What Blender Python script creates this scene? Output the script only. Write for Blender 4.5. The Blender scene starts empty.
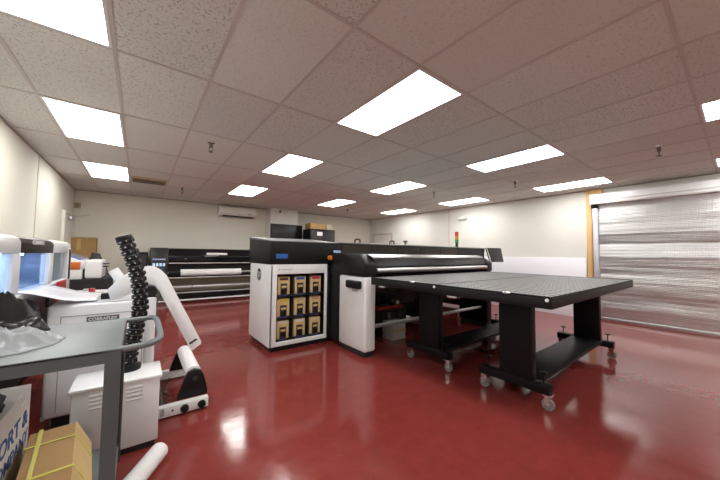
import bpy, bmesh, math, random
from mathutils import Vector, Matrix, noise

SC = bpy.context.scene
COL = SC.collection
random.seed(7)

# ------------------------------------------------------------------ camera
CAM_Z = 1.285
F_PX, YAW, PITCH, ROLL = 290.64, 0.648725544, 0.0485721616, 0.0122441344
w = Vector((math.sin(YAW) * math.cos(PITCH), math.cos(YAW) * math.cos(PITCH), math.sin(PITCH)))
r0 = Vector((math.cos(YAW), -math.sin(YAW), 0))
u0 = r0.cross(w)
cr, sr = math.cos(ROLL), math.sin(ROLL)
rr, uu = cr * r0 + sr * u0, -sr * r0 + cr * u0
cam_d = bpy.data.cameras.new('camera')
cam_d.sensor_fit = 'HORIZONTAL'
cam_d.sensor_width = 36
cam_d.lens = F_PX * 36 / 720
cam_d.clip_start = 0.02
cam = bpy.data.objects.new('camera', cam_d)
cam.matrix_world = Matrix(((rr.x, uu.x, -w.x, 0), (rr.y, uu.y, -w.y, 0), (rr.z, uu.z, -w.z, CAM_Z), (0, 0, 0, 1)))
COL.objects.link(cam)
SC.camera = cam

# ------------------------------------------------------------------ materials
MATS = {}


def mat(name, col, rough=0.5, metal=0.0, spec=0.5, vary=0.0, vscale=6.0, bump=0.0, bscale=60.0, coat=0.0,
        rvary=0.0, emit=None, estr=0.0, trans=0.0, alpha=1.0):
    if name in MATS:
        return MATS[name]
    m = bpy.data.materials.new(name)
    m.use_nodes = True
    nt = m.node_tree
    N, L = nt.nodes, nt.links
    b = N['Principled BSDF']
    b.inputs['Base Color'].default_value = (*col, 1)
    b.inputs['Roughness'].default_value = rough
    b.inputs['Metallic'].default_value = metal
    b.inputs['Specular IOR Level'].default_value = spec
    b.inputs['Coat Weight'].default_value = coat
    b.inputs['Transmission Weight'].default_value = trans
    b.inputs['Alpha'].default_value = alpha
    if emit:
        b.inputs['Emission Color'].default_value = (*emit, 1)
        b.inputs['Emission Strength'].default_value = estr
    if vary or bump or rvary:
        tc = N.new('ShaderNodeTexCoord')
        nz = N.new('ShaderNodeTexNoise')
        nz.inputs['Scale'].default_value = vscale
        nz.inputs['Detail'].default_value = 5
        L.new(tc.outputs['Object'], nz.inputs['Vector'])
        if vary:
            mr = N.new('ShaderNodeMapRange')
            mr.inputs['From Min'].default_value = 0.3
            mr.inputs['From Max'].default_value = 0.7
            mr.inputs['To Min'].default_value = 1 - vary
            mr.inputs['To Max'].default_value = 1 + vary
            L.new(nz.outputs['Fac'], mr.inputs['Value'])
            mx = N.new('ShaderNodeVectorMath')
            mx.operation = 'SCALE'
            mx.inputs[0].default_value = col
            L.new(mr.outputs['Result'], mx.inputs['Scale'])
            L.new(mx.outputs['Vector'], b.inputs['Base Color'])
        if rvary:
            mr = N.new('ShaderNodeMapRange')
            mr.inputs['To Min'].default_value = max(0.02, rough - rvary)
            mr.inputs['To Max'].default_value = rough + rvary
            L.new(nz.outputs['Fac'], mr.inputs['Value'])
            L.new(mr.outputs['Result'], b.inputs['Roughness'])
        if bump:
            n2 = N.new('ShaderNodeTexNoise')
            n2.inputs['Scale'].default_value = bscale
            n2.inputs['Detail'].default_value = 3
            L.new(tc.outputs['Object'], n2.inputs['Vector'])
            bp = N.new('ShaderNodeBump')
            bp.inputs['Strength'].default_value = bump
            bp.inputs['Distance'].default_value = 0.01
            L.new(n2.outputs['Fac'], bp.inputs['Height'])
            L.new(bp.outputs['Normal'], b.inputs['Normal'])
    MATS[name] = m
    return m


T = 0.6096
GX0, GY0, GB = -0.803907689616, 2.6537873162400003, 1.217437365984
CEIL = 2.715


def ceiling_material():
    m = bpy.data.materials.new('ceiling_tile')
    m.use_nodes = True
    N, L = m.node_tree.nodes, m.node_tree.links
    b = N['Principled BSDF']
    b.inputs['Roughness'].default_value = 0.9
    b.inputs['Specular IOR Level'].default_value = 0.15
    geo = N.new('ShaderNodeTexCoord')
    sep = N.new('ShaderNodeSeparateXYZ')
    L.new(geo.outputs['Object'], sep.inputs[0])

    def mth(op, a, bb):
        n = N.new('ShaderNodeMath')
        n.operation = op
        for k, v in enumerate((a, bb)):
            if v is None:
                continue
            if isinstance(v, (int, float)):
                n.inputs[k].default_value = v
            else:
                L.new(v, n.inputs[k])
        return n.outputs[0]
    ix = mth('FLOOR', mth('DIVIDE', mth('SUBTRACT', sep.outputs[0], GX0), T), None)
    iy = mth('FLOOR', mth('DIVIDE', mth('SUBTRACT', sep.outputs[1], GY0), GB), None)
    cmb = N.new('ShaderNodeCombineXYZ')
    L.new(ix, cmb.inputs[0])
    L.new(iy, cmb.inputs[1])
    wn = N.new('ShaderNodeTexWhiteNoise')
    wn.noise_dimensions = '2D'
    L.new(cmb.outputs[0], wn.inputs['Vector'])
    sepc = N.new('ShaderNodeSeparateColor')
    L.new(wn.outputs['Color'], sepc.inputs[0])
    # fissures: small dark pits, stronger on some tiles
    nz = N.new('ShaderNodeTexNoise')
    nz.inputs['Scale'].default_value = 52
    nz.inputs['Detail'].default_value = 4
    nz.inputs['Roughness'].default_value = 0.7
    L.new(geo.outputs['Object'], nz.inputs['Vector'])
    pit = N.new('ShaderNodeMapRange')
    pit.inputs['From Min'].default_value = 0.36
    pit.inputs['From Max'].default_value = 0.47
    pit.inputs['To Min'].default_value = 1
    pit.inputs['To Max'].default_value = 0
    L.new(nz.outputs['Fac'], pit.inputs['Value'])
    amt = mth('MULTIPLY', pit.outputs['Result'], mth('ADD', mth('MULTIPLY', sepc.outputs[1], 0.34), 0.12))
    # soft age stains
    n3 = N.new('ShaderNodeTexNoise')
    n3.inputs['Scale'].default_value = 1.1
    n3.inputs['Detail'].default_value = 3
    L.new(geo.outputs['Object'], n3.inputs['Vector'])
    bright = mth('SUBTRACT', mth('ADD', mth('MULTIPLY', sepc.outputs[0], 0.08), mth('ADD', mth('MULTIPLY', n3.outputs['Fac'], 0.10), 0.86)), amt)
    sc = N.new('ShaderNodeVectorMath')
    sc.operation = 'SCALE'
    sc.inputs[0].default_value = (0.745, 0.75, 0.705)
    L.new(bright, sc.inputs['Scale'])
    L.new(sc.outputs['Vector'], b.inputs['Base Color'])
    bp = N.new('ShaderNodeBump')
    bp.inputs['Strength'].default_value = 0.35
    bp.inputs['Distance'].default_value = 0.004
    bp.invert = True
    L.new(amt, bp.inputs['Height'])
    L.new(bp.outputs['Normal'], b.inputs['Normal'])
    return m


def floor_material():
    m = bpy.data.materials.new('red_floor_paint')
    m.use_nodes = True
    N, L = m.node_tree.nodes, m.node_tree.links
    b = N['Principled BSDF']
    tc = N.new('ShaderNodeTexCoord')
    big = N.new('ShaderNodeTexNoise')
    big.inputs['Scale'].default_value = 8.0
    big.inputs['Detail'].default_value = 4
    big.inputs['Roughness'].default_value = 0.68
    L.new(tc.outputs['Object'], big.inputs['Vector'])
    ramp = N.new('ShaderNodeValToRGB')
    ramp.color_ramp.elements[0].position = 0.2
    ramp.color_ramp.elements[0].color = (0.185, 0.030, 0.026, 1)
    ramp.color_ramp.elements[1].position = 0.8
    ramp.color_ramp.elements[1].color = (0.250, 0.041, 0.035, 1)
    L.new(big.outputs['Fac'], ramp.inputs['Fac'])
    # scuffs: pale scratches
    mp = N.new('ShaderNodeMapping')
    mp.inputs['Rotation'].default_value = (0, 0, 0.5)
    mp.inputs['Scale'].default_value = (3.0, 22, 1)
    L.new(tc.outputs['Object'], mp.inputs['Vector'])
    sn = N.new('ShaderNodeTexNoise')
    sn.inputs['Scale'].default_value = 1.6
    sn.inputs['Detail'].default_value = 6
    L.new(mp.outputs['Vector'], sn.inputs['Vector'])
    sm = N.new('ShaderNodeMapRange')
    sm.inputs['From Min'].default_value = 0.64
    sm.inputs['From Max'].default_value = 0.74
    sm.inputs['To Max'].default_value = 0.16
    L.new(sn.outputs['Fac'], sm.inputs['Value'])
    mix = N.new('ShaderNodeMix')
    mix.data_type = 'RGBA'
    L.new(sm.outputs['Result'], mix.inputs['Factor'])
    L.new(ramp.outputs['Color'], mix.inputs[6])
    mix.inputs[7].default_value = (0.30, 0.10, 0.085, 1)
    L.new(mix.outputs[2], b.inputs['Base Color'])
    rg = N.new('ShaderNodeMapRange')
    rg.inputs['From Min'].default_value = 0.3
    rg.inputs['From Max'].default_value = 0.7
    rg.inputs['To Min'].default_value = 0.07
    rg.inputs['To Max'].default_value = 0.17
    L.new(big.outputs['Fac'], rg.inputs['Value'])
    L.new(rg.outputs['Result'], b.inputs['Roughness'])
    b.inputs['Specular IOR Level'].default_value = 0.5
    wv = N.new('ShaderNodeTexNoise')
    wv.inputs['Scale'].default_value = 22
    wv.inputs['Detail'].default_value = 4
    L.new(tc.outputs['Object'], wv.inputs['Vector'])
    bp = N.new('ShaderNodeBump')
    bp.inputs['Strength'].default_value = 0.025
    bp.inputs['Distance'].default_value = 0.01
    L.new(wv.outputs['Fac'], bp.inputs['Height'])
    L.new(bp.outputs['Normal'], b.inputs['Normal'])
    return m


def foil_material():
    m = bpy.data.materials.new('bubble_foil')
    m.use_nodes = True
    N, L = m.node_tree.nodes, m.node_tree.links
    b = N['Principled BSDF']
    b.inputs['Base Color'].default_value = (0.66, 0.665, 0.67, 1)
    b.inputs['Metallic'].default_value = 0.92
    b.inputs['Roughness'].default_value = 0.3
    tc = N.new('ShaderNodeTexCoord')
    mp = N.new('ShaderNodeMapping')
    mp.inputs['Scale'].default_value = (1, 1, 1)
    L.new(tc.outputs['Object'], mp.inputs['Vector'])
    vo = N.new('ShaderNodeTexVoronoi')
    vo.inputs['Scale'].default_value = 34
    vo.inputs['Randomness'].default_value = 0.06
    L.new(mp.outputs['Vector'], vo.inputs['Vector'])
    nz = N.new('ShaderNodeTexNoise')
    nz.inputs['Scale'].default_value = 3.5
    nz.inputs['Detail'].default_value = 5
    mp2 = N.new('ShaderNodeMapping')
    mp2.inputs['Scale'].default_value = (1, 0.35, 3.2)
    L.new(tc.outputs['Object'], mp2.inputs['Vector'])
    L.new(mp2.outputs['Vector'], nz.inputs['Vector'])
    b1 = N.new('ShaderNodeBump')
    b1.inputs['Strength'].default_value = 0.45
    b1.inputs['Distance'].default_value = 0.012
    L.new(nz.outputs['Fac'], b1.inputs['Height'])
    b2 = N.new('ShaderNodeBump')
    b2.inputs['Strength'].default_value = 0.75
    b2.inputs['Distance'].default_value = 0.006
    L.new(vo.outputs['Distance'], b2.inputs['Height'])
    L.new(b1.outputs['Normal'], b2.inputs['Normal'])
    L.new(b2.outputs['Normal'], b.inputs['Normal'])
    return m


def ridged_material():
    """dark grey brush-table strip with rows of small pale studs"""
    m = bpy.data.materials.new('brush_strip')
    m.use_nodes = True
    N, L = m.node_tree.nodes, m.node_tree.links
    b = N['Principled BSDF']
    b.inputs['Roughness'].default_value = 0.42
    tc = N.new('ShaderNodeTexCoord')
    wv = N.new('ShaderNodeTexWave')
    wv.wave_type = 'BANDS'
    wv.bands_direction = 'Y'
    wv.inputs['Scale'].default_value = 9.0
    L.new(tc.outputs['Object'], wv.inputs['Vector'])
    rp = N.new('ShaderNodeValToRGB')
    rp.color_ramp.elements[0].position = 0.35
    rp.color_ramp.elements[0].color = (0.13, 0.13, 0.132, 1)
    rp.color_ramp.elements[1].position = 0.8
    rp.color_ramp.elements[1].color = (0.25, 0.25, 0.25, 1)
    L.new(wv.outputs['Fac'], rp.inputs['Fac'])
    L.new(rp.outputs['Color'], b.inputs['Base Color'])
    bp = N.new('ShaderNodeBump')
    bp.inputs['Strength'].default_value = 0.2
    bp.inputs['Distance'].default_value = 0.01
    L.new(wv.outputs['Fac'], bp.inputs['Height'])
    L.new(bp.outputs['Normal'], b.inputs['Normal'])
    return m


def wood_material():
    m = bpy.data.materials.new('pine_wood')
    m.use_nodes = True
    N, L = m.node_tree.nodes, m.node_tree.links
    b = N['Principled BSDF']
    b.inputs['Roughness'].default_value = 0.6
    tc = N.new('ShaderNodeTexCoord')
    mp = N.new('ShaderNodeMapping')
    mp.inputs['Scale'].default_value = (14, 14, 0.8)
    L.new(tc.outputs['Object'], mp.inputs['Vector'])
    nz = N.new('ShaderNodeTexNoise')
    nz.inputs['Scale'].default_value = 2
    nz.inputs['Detail'].default_value = 5
    L.new(mp.outputs['Vector'], nz.inputs['Vector'])
    rp = N.new('ShaderNodeValToRGB')
    rp.color_ramp.elements[0].position = 0.3
    rp.color_ramp.elements[0].color = (0.60, 0.33, 0.11, 1)
    rp.color_ramp.elements[1].position = 0.7
    rp.color_ramp.elements[1].color = (0.80, 0.53, 0.24, 1)
    L.new(nz.outputs['Fac'], rp.inputs['Fac'])
    L.new(rp.outputs['Color'], b.inputs['Base Color'])
    return m


def card_material(name, col):
    return mat(name, col, 0.85, vary=0.07, vscale=4, bump=0.15, bscale=120, spec=0.2)


WALL = mat('cream_wall_paint', (0.745, 0.738, 0.65), 0.75, vary=0.02, vscale=1.5, bump=0.06, bscale=180, spec=0.3)
WALLR = mat('pale_wall_paint', (0.775, 0.775, 0.73), 0.75, vary=0.02, vscale=1.5, bump=0.06, bscale=180, spec=0.3)
FLOOR = floor_material()
TILE = ceiling_material()
GRID = mat('ceiling_grid_metal', (0.56, 0.52, 0.49), 0.5)
FOIL = foil_material()
RIDGE = ridged_material()
WOOD = wood_material()
WHITE = mat('white_powdercoat', (0.79, 0.81, 0.82), 0.38, vary=0.015, vscale=5, bump=0.02, bscale=300)
WHITEG = mat('white_gloss', (0.83, 0.845, 0.86), 0.22)
DOORW = mat('white_door_paint', (0.80, 0.79, 0.75), 0.5)
FOAM = mat('white_foam_board', (0.86, 0.87, 0.93), 0.55)
BLACK = mat('black_plastic', (0.009, 0.009, 0.0095), 0.42, spec=0.24, bump=0.06, bscale=400)
BLACKG = mat('black_gloss', (0.010, 0.010, 0.011), 0.14, spec=0.4)
BLACKM = mat('black_steel', (0.006, 0.006, 0.0065), 0.45, spec=0.20, bump=0.04, bscale=200)
CHAR = mat('charcoal_plastic', (0.032, 0.032, 0.034), 0.4, spec=0.28, bump=0.05, bscale=300)
GREYL = mat('grey_edge', (0.13, 0.13, 0.135), 0.45)
TINT = mat('tinted_window', (0.030, 0.026, 0.022), 0.16)
SILVER = mat('brushed_aluminium', (0.58, 0.58, 0.58), 0.36, metal=1.0)
CHROME = mat('chrome', (0.75, 0.75, 0.75), 0.14, metal=1.0)
ROLLER = mat('grey_roller', (0.50, 0.50, 0.50), 0.4, metal=0.6)
HOSE = mat('glossy_black_links', (0.007, 0.007, 0.0075), 0.3, spec=0.35)
BRONZE = mat('aged_brass', (0.20, 0.19, 0.15), 0.35, metal=0.8)
STEEL = mat('cart_steel', (0.165, 0.188, 0.192), 0.45, metal=0.3, vary=0.10, vscale=7, rvary=0.08, bump=0.03, bscale=90)
STEELD = mat('cart_steel_leg', (0.10, 0.118, 0.124), 0.5, metal=0.15, vary=0.08, vscale=6)
CASTW = mat('caster_wheel_rubber', (0.22, 0.22, 0.22), 0.5)
PAPER = mat('white_paper', (0.87, 0.87, 0.87), 0.65)
FILM = mat('white_film', (0.84, 0.86, 0.90), 0.18, coat=0.3)
CARD = card_material('brown_cardboard', (0.47, 0.30, 0.135))
CARDD = card_material('dark_cardboard', (0.36, 0.235, 0.10))
CARDL = card_material('tan_cardboard', (0.62, 0.46, 0.22))
CARDW = card_material('off_white_cardboard', (0.70, 0.68, 0.64))
YELLOW = mat('yellow_strap', (0.62, 0.56, 0.05), 0.4)
NAVY = mat('navy_ink', (0.045, 0.085, 0.30), 0.6)
BLUE = mat('blue_label', (0.02, 0.13, 0.42), 0.4)
LBLUE = mat('pale_blue_label', (0.42, 0.55, 0.80), 0.4)
RED = mat('red_plastic', (0.42, 0.02, 0.018), 0.35)
REDL = mat('red_lens', (0.62, 0.05, 0.025), 0.25, emit=(1, 0.08, 0.03), estr=0.08)
AMBER = mat('amber_lens', (0.55, 0.30, 0.03), 0.25)
GREEN = mat('green_lens', (0.02, 0.28, 0.10), 0.25)
ORANGE = mat('orange_plastic', (0.62, 0.20, 0.02), 0.35)
ORWIN = mat('orange_window', (0.55, 0.14, 0.02), 0.15, coat=0.4)
CLOTH = mat('black_cover', (0.013, 0.013, 0.014), 0.8, bump=0.3, bscale=25)
BAGB = mat('black_film_bag', (0.012, 0.012, 0.013), 0.25, bump=0.25, bscale=14)
BAGC = mat('clear_film_bag', (0.42, 0.45, 0.48), 0.12, bump=0.6, bscale=9, alpha=0.62)
BROWNP = mat('dark_brown_gloss', (0.018, 0.009, 0.008), 0.35, spec=0.25)
DARKRED = mat('dark_red_panel', (0.05, 0.008, 0.008), 0.35)
INNER = mat('pale_blue_interior', (0.22, 0.36, 0.70), 0.5, vary=.5, vscale=5)  # strong blotches in the blue stand in for reflections in the bay
PANE = mat('blue_acrylic', (0.20, 0.38, 0.80), 0.05, alpha=0.32)
BLUELID = mat('blue_acrylic_lid', (0.13, 0.24, 0.55), 0.12, coat=0.3)
LAMP = mat('diffuser_glow', (0.9, 0.9, 0.9), 0.5, emit=(1.0, 0.975, 0.94), estr=14.0)
LED = mat('cool_led', (0.8, 0.9, 1.0), 0.5, emit=(0.55, 0.75, 1.0), estr=27)
SCREEN = mat('lit_screen', (0.3, 0.4, 0.5), 0.3, emit=(0.55, 0.75, 1.0), estr=0.55)
TAN = mat('beige_plastic', (0.45, 0.40, 0.25), 0.5)
VENT = mat('brown_vent', (0.16, 0.115, 0.075), 0.6)
TEXTW = mat('white_print', (0.8, 0.8, 0.8), 0.4)
TEXTG2 = mat('pale_print', (.7, .7, .7), .4)
TEXTG = mat('grey_print', (0.35, 0.35, 0.36), 0.5)
SLOT = mat('dark_slot', (0.02, 0.02, 0.02), 0.7)
GROOVE = mat('panel_gap', (0.30, 0.30, 0.31), 0.6)
PLATE = mat('name_plate', (0.12, 0.12, 0.12), 0.35, metal=0.4)
ACW = mat('ac_plastic', (0.76, 0.74, 0.68), 0.4)
SEAM = mat('wall_seam', (0.55, 0.52, 0.44), 0.7)


# ------------------------------------------------------------------ mesh building
class MB:
    def __init__(s):
        s.bm = bmesh.new()

    def _merge(s, b2, mtx=None):
        if mtx is not None:
            b2.transform(mtx)
        me = bpy.data.meshes.new('t')
        b2.to_mesh(me)
        b2.free()
        s.bm.from_mesh(me)
        bpy.data.meshes.remove(me)
        return s

    def box(s, x0, x1, y0, y1, z0, z1, bev=0.0, seg=2, mtx=None):
        b = bmesh.new()
        bmesh.ops.create_cube(b, size=1)
        for v in b.verts:
            v.co = Vector(((x0 + x1) / 2 + v.co.x * (x1 - x0), (y0 + y1) / 2 + v.co.y * (y1 - y0), (z0 + z1) / 2 + v.co.z * (z1 - z0)))
        if bev:
            bmesh.ops.bevel(b, geom=b.edges[:], offset=bev, segments=seg, profile=0.5, affect='EDGES')
        return s._merge(b, mtx)

    def prism(s, pts, axis, a, c, bev=0.0, seg=2, mtx=None):
        """pts: 2-D outline; axis X -> (y,z), Y -> (x,z), Z -> (x,y)"""
        b = bmesh.new()

        def P(p, t):
            return {'X': (t, p[0], p[1]), 'Y': (p[0], t, p[1]), 'Z': (p[0], p[1], t)}[axis]
        va = [b.verts.new(P(p, a)) for p in pts]
        vc = [b.verts.new(P(p, c)) for p in pts]
        n = len(pts)
        b.faces.new(va)
        b.faces.new(vc[::-1])
        for i in range(n):
            j = (i + 1) % n
            b.faces.new((va[j], va[i], vc[i], vc[j]))
        bmesh.ops.recalc_face_normals(b, faces=b.faces[:])
        if bev:
            bmesh.ops.bevel(b, geom=b.edges[:], offset=bev, segments=seg, profile=0.5, affect='EDGES')
        return s._merge(b, mtx)

    def cyl(s, p0, p1, r, r2=None, seg=24, bev=0.0):
        p0, p1 = Vector(p0), Vector(p1)
        d = p1 - p0
        b = bmesh.new()
        bmesh.ops.create_cone(b, cap_ends=True, segments=seg, radius1=r, radius2=r if r2 is None else r2, depth=d.length)
        if bev:
            es = [e for e in b.edges if abs(e.verts[0].co.z - e.verts[1].co.z) < 1e-6]
            bmesh.ops.bevel(b, geom=es, offset=bev, segments=2, profile=0.5, affect='EDGES')
        m = Matrix.Translation((p0 + p1) / 2) @ d.to_track_quat('Z', 'Y').to_matrix().to_4x4()
        return s._merge(b, m)

    def tube(s, pts, r, seg=12, cap=True):
        pts = [Vector(p) for p in pts]
        b = bmesh.new()
        rings = []
        up = None
        for i, p in enumerate(pts):
            t = (pts[min(i + 1, len(pts) - 1)] - pts[max(i - 1, 0)]).normalized()
            if up is None:
                up = t.orthogonal().normalized()
            up = (up - t * up.dot(t)).normalized()
            sd = t.cross(up)
            rad = r[i] if isinstance(r, (list, tuple)) else r
            rings.append([b.verts.new(p + rad * (math.cos(2 * math.pi * k / seg) * up + math.sin(2 * math.pi * k / seg) * sd)) for k in range(seg)])
        for a, c in zip(rings, rings[1:]):
            for k in range(seg):
                b.faces.new((a[k], a[(k + 1) % seg], c[(k + 1) % seg], c[k]))
        if cap:
            b.faces.new(rings[0][::-1])
            b.faces.new(rings[-1])
        bmesh.ops.recalc_face_normals(b, faces=b.faces[:])
        return s._merge(b)

    def lathe(s, prof, c, axis='Z', seg=24):
        """prof: (r, h) list along the axis starting at c"""
        b = bmesh.new()
        rings = []
        for rad, h in prof:
            ring = []
            for k in range(seg):
                a = 2 * math.pi * k / seg
                x, y = max(rad, 1e-4) * math.cos(a), max(rad, 1e-4) * math.sin(a)
                ring.append(b.verts.new({'Z': (x, y, h), 'X': (h, x, y), 'Y': (x, h, y)}[axis]))
            rings.append(ring)
        for a, d in zip(rings, rings[1:]):
            for k in range(seg):
                b.faces.new((a[k], a[(k + 1) % seg], d[(k + 1) % seg], d[k]))
        b.faces.new(rings[0])
        b.faces.new(rings[-1][::-1])
        bmesh.ops.recalc_face_normals(b, faces=b.faces[:])
        return s._merge(b, Matrix.Translation(c))

    def sheet(s, rows, th):
        """rows of 3-D points -> thin solid sheet"""
        b = bmesh.new()
        vs = [[b.verts.new(p) for p in row] for row in rows]
        for a, c in zip(vs, vs[1:]):
            for k in range(len(a) - 1):
                b.faces.new((a[k], a[k + 1], c[k + 1], c[k]))
        bmesh.ops.recalc_face_normals(b, faces=b.faces[:])
        bmesh.ops.solidify(b, geom=b.faces[:], thickness=th)
        return s._merge(b)

    def obj(s, name, m, parent=None, label=None, smooth=40):
        me = bpy.data.meshes.new(name)
        bm = s.bm
        off = Vector((0, 0, 0))
        if parent is not None:
            pm = parent
            while pm is not None:
                off += pm.location
                pm = pm.parent
        bmesh.ops.translate(bm, verts=bm.verts[:], vec=-off)
        bm.to_mesh(me)
        bm.free()
        me.materials.append(m)
        if smooth:
            for p in me.polygons:
                p.use_smooth = True
            me.set_sharp_from_angle(angle=math.radians(smooth))
        o = bpy.data.objects.new(name, me)
        COL.objects.link(o)
        o.parent = parent
        if label:
            o['label'] = label
        return o


def tag(o, label, cat, group=None, kind=None):
    o['label'] = label
    o['category'] = cat
    if group:
        o['group'] = group
    if kind:
        o['kind'] = kind
    return o


def thing(name, label, cat, loc, group=None):
    o = bpy.data.objects.new(name, None)
    o.empty_display_size = 0.1
    o.location = loc
    COL.objects.link(o)
    return tag(o, label, cat, group)


def struct(o, label=None):
    o['kind'] = 'structure'
    if label:
        o['label'] = label
    return o


def text(name, body, size, origin, xdir, up, m, parent=None, depth=0.002, shear=0.0, align='LEFT', bold=0.0, xscale=1.0):
    cu = bpy.data.curves.new('t', 'FONT')
    cu.body = body
    cu.size = size
    cu.extrude = depth / 2
    cu.shear = shear
    cu.offset = bold
    cu.align_x = align
    cu.align_y = 'BOTTOM_BASELINE'
    tmp = bpy.data.objects.new('t', cu)
    COL.objects.link(tmp)
    dg = bpy.context.evaluated_depsgraph_get()
    dg.update()
    me = bpy.data.meshes.new_from_object(tmp.evaluated_get(dg))
    bpy.data.objects.remove(tmp)
    bpy.data.curves.remove(cu)
    X = Vector(xdir).normalized()
    U = Vector(up)
    U = (U - X * U.dot(X)).normalized()
    Z = X.cross(U)
    M = Matrix(((X.x * xscale, U.x, Z.x, origin[0]), (X.y * xscale, U.y, Z.y, origin[1]), (X.z * xscale, U.z, Z.z, origin[2]), (0, 0, 0, 1)))
    off = Vector((0, 0, 0))
    p = parent
    while p is not None:
        off += p.location
        p = p.parent
    me.transform(Matrix.Translation(-off) @ M)
    me.materials.clear()
    me.materials.append(m)
    o = bpy.data.objects.new(name, me)
    COL.objects.link(o)
    o.parent = parent
    return o


def copy_tree(o, parent=None):
    c = o.copy()
    COL.objects.link(c)
    c.parent = parent
    for ch in list(o.children):
        copy_tree(ch, c)
    return c


def catmull(pts, n=8):
    pts = [Vector(p) for p in pts]
    q = [pts[0] * 2 - pts[1]] + pts + [pts[-1] * 2 - pts[-2]]
    out = []
    for i in range(1, len(q) - 2):
        for k in range(n):
            t = k / n
            a, b, c, d = q[i - 1:i + 3]
            out.append(0.5 * ((2 * b) + (c - a) * t + (2 * a - 5 * b + 4 * c - d) * t * t + (3 * b - a - 3 * c + d) * t ** 3))
    out.append(pts[-1])
    return out


# ------------------------------------------------------------------ room shell
XL, XR, YF, YB = -1.245, 7.62, 9.34, -2.3
struct(MB().box(XL - .1, XR + .1, YB - .1, YF + .1, -.1, 0).obj('floor', FLOOR, smooth=0))
struct(MB().box(XL - .1, XR + .1, YB - .1, YF + .1, CEIL, CEIL + .1).obj('ceiling', TILE, smooth=0))
struct(MB().box(XL - .1, XL, YB, YF, 0, CEIL).obj('wall_left', WALL, smooth=0))
struct(MB().box(XL - .1, XR + .1, YF, YF + .1, 0, CEIL).obj('wall_far', WALL, smooth=0))
struct(MB().box(XL - .1, XR + .1, YB - .1, YB, 0, CEIL).obj('wall_back', WALL, smooth=0))
struct(MB().box(XR, XR + .1, YB, YF, 0, CEIL).obj('wall_right', WALLR, smooth=0))
# suspended grid
g = MB()
for i in range(-1, 15):
    x = GX0 + i * T
    if XL < x < XR:
        g.box(x - .012, x + .012, YB, YF, CEIL - .005, CEIL + .001)
for j in range(-5, 7):
    y = GY0 + j * GB
    if YB < y < YF:
        g.box(XL, XR, y - .012, y + .012, CEIL - .0045, CEIL + .001)
struct(g.obj('trim_1', GRID, smooth=0), 'suspended ceiling grid bars')
g = MB()
g.box(XL, XL + .012, YB, YF, CEIL - .022, CEIL - .004)
g.box(XR - .012, XR, YB, YF, CEIL - .022, CEIL - .004)
g.box(XL, XR, YF - .012, YF, CEIL - .022, CEIL - .004)
g.box(XL, XR, YB, YB + .012, CEIL - .022, CEIL - .004)
struct(g.obj('trim_2', mat('wall_angle', (0.42, 0.37, 0.32), 0.6), smooth=0), 'ceiling edge angle')
struct(MB().box(XL, XL + .006, 6.285, 6.31, 0, CEIL - .02).obj('trim_3', SEAM, smooth=0), 'panel seam strip on the left wall')
struct(MB().box(XR - .006, XR, 5.48, 5.50, 0, CEIL - .02).obj('trim_4', SEAM, smooth=0), 'panel seam strip on the pale wall')
# skirting
struct(MB().box(XL, XL + .012, YB, 8.0, 0, .10).obj('baseboard_left', SEAM, smooth=0))
struct(MB().box(XL, XR, YF - .012, YF, 0, .10).obj('baseboard_far', SEAM, smooth=0))
struct(MB().box(XR - .012, XR, 2.0, 7.9, 0, .10).obj('baseboard_right', SEAM, smooth=0))
# boxed column on the far wall
struct(MB().box(3.23, 4.14, 8.90, YF, 0, CEIL - .005).obj('column', WALLR, smooth=0), 'boxed column on the far wall')

# doors
d1 = struct(MB().box(XL, XL + .035, 8.20, 9.08, 0.005, 2.03).obj('door_1', DOORW, smooth=0), 'cream door in the left wall')
c = MB()
c.box(XL, XL + .05, 8.08, 8.18, 0, 2.09, .006)
c.box(XL, XL + .05, 9.10, 9.18, 0, 2.09, .006)
c.box(XL, XL + .0495, 8.17, 9.11, 2.035, 2.0895, .006)
c.obj('door_frame', WALL, d1)
MB().box(XL + .035, XL + .095, 8.45, 8.72, 1.93, 2.0, .01).obj('door_closer', SILVER, d1)
MB().tube([(XL + .08, 8.5, 2.005), (-1.05, 8.5, 2.02), (-.88, 8.5, 2.055)], .012).obj('closer_arm', SILVER, d1)
MB().cyl((XL + .03, 8.3, 1.0), (XL + .09, 8.3, 1.0), .028, bev=.006).obj('door_knob', SILVER, d1)
d2 = struct(MB().box(XR - .035, XR, 8.05, 9.02, 0.005, 2.05).obj('door_2', DOORW, smooth=0), 'cream door in the pale wall by the far corner')
c = MB()
c.box(XR - .06, XR, 7.96, 8.04, 0, 2.11, .006)
c.box(XR - .06, XR, 9.03, 9.11, 0, 2.11, .006)
c.box(XR - .059, XR, 8.03, 9.04, 2.052, 2.1095, .006)
c.obj('door_frame', SEAM, d2)
MB().cyl((XR - .09, 8.15, 1.0), (XR - .03, 8.15, 1.0), .028, bev=.006).obj('door_knob', SILVER, d2)

# roller door with foil bubble insulation
d3 = bpy.data.objects.new('door_3', None)
d3.location = (XR, 0.2, 0)
COL.objects.link(d3)
struct(d3, 'wide roller door lined with silver bubble foil')
rows = []
NZ, NY = 150, 90
BANDS = [(.06, .010), (.30, .018), (.52, .010), (.80, .020), (.98, .008), (1.30, .032), (1.50, .010), (1.54, .004), (1.74, .034), (2.06, .022), (2.40, .006)]


def PROF(z):
    for (za, da), (zb, db) in zip(BANDS, BANDS[1:]):
        if z <= zb:
            return da + (db - da) * (z - za) / (zb - za)
    return BANDS[-1][1]



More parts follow.
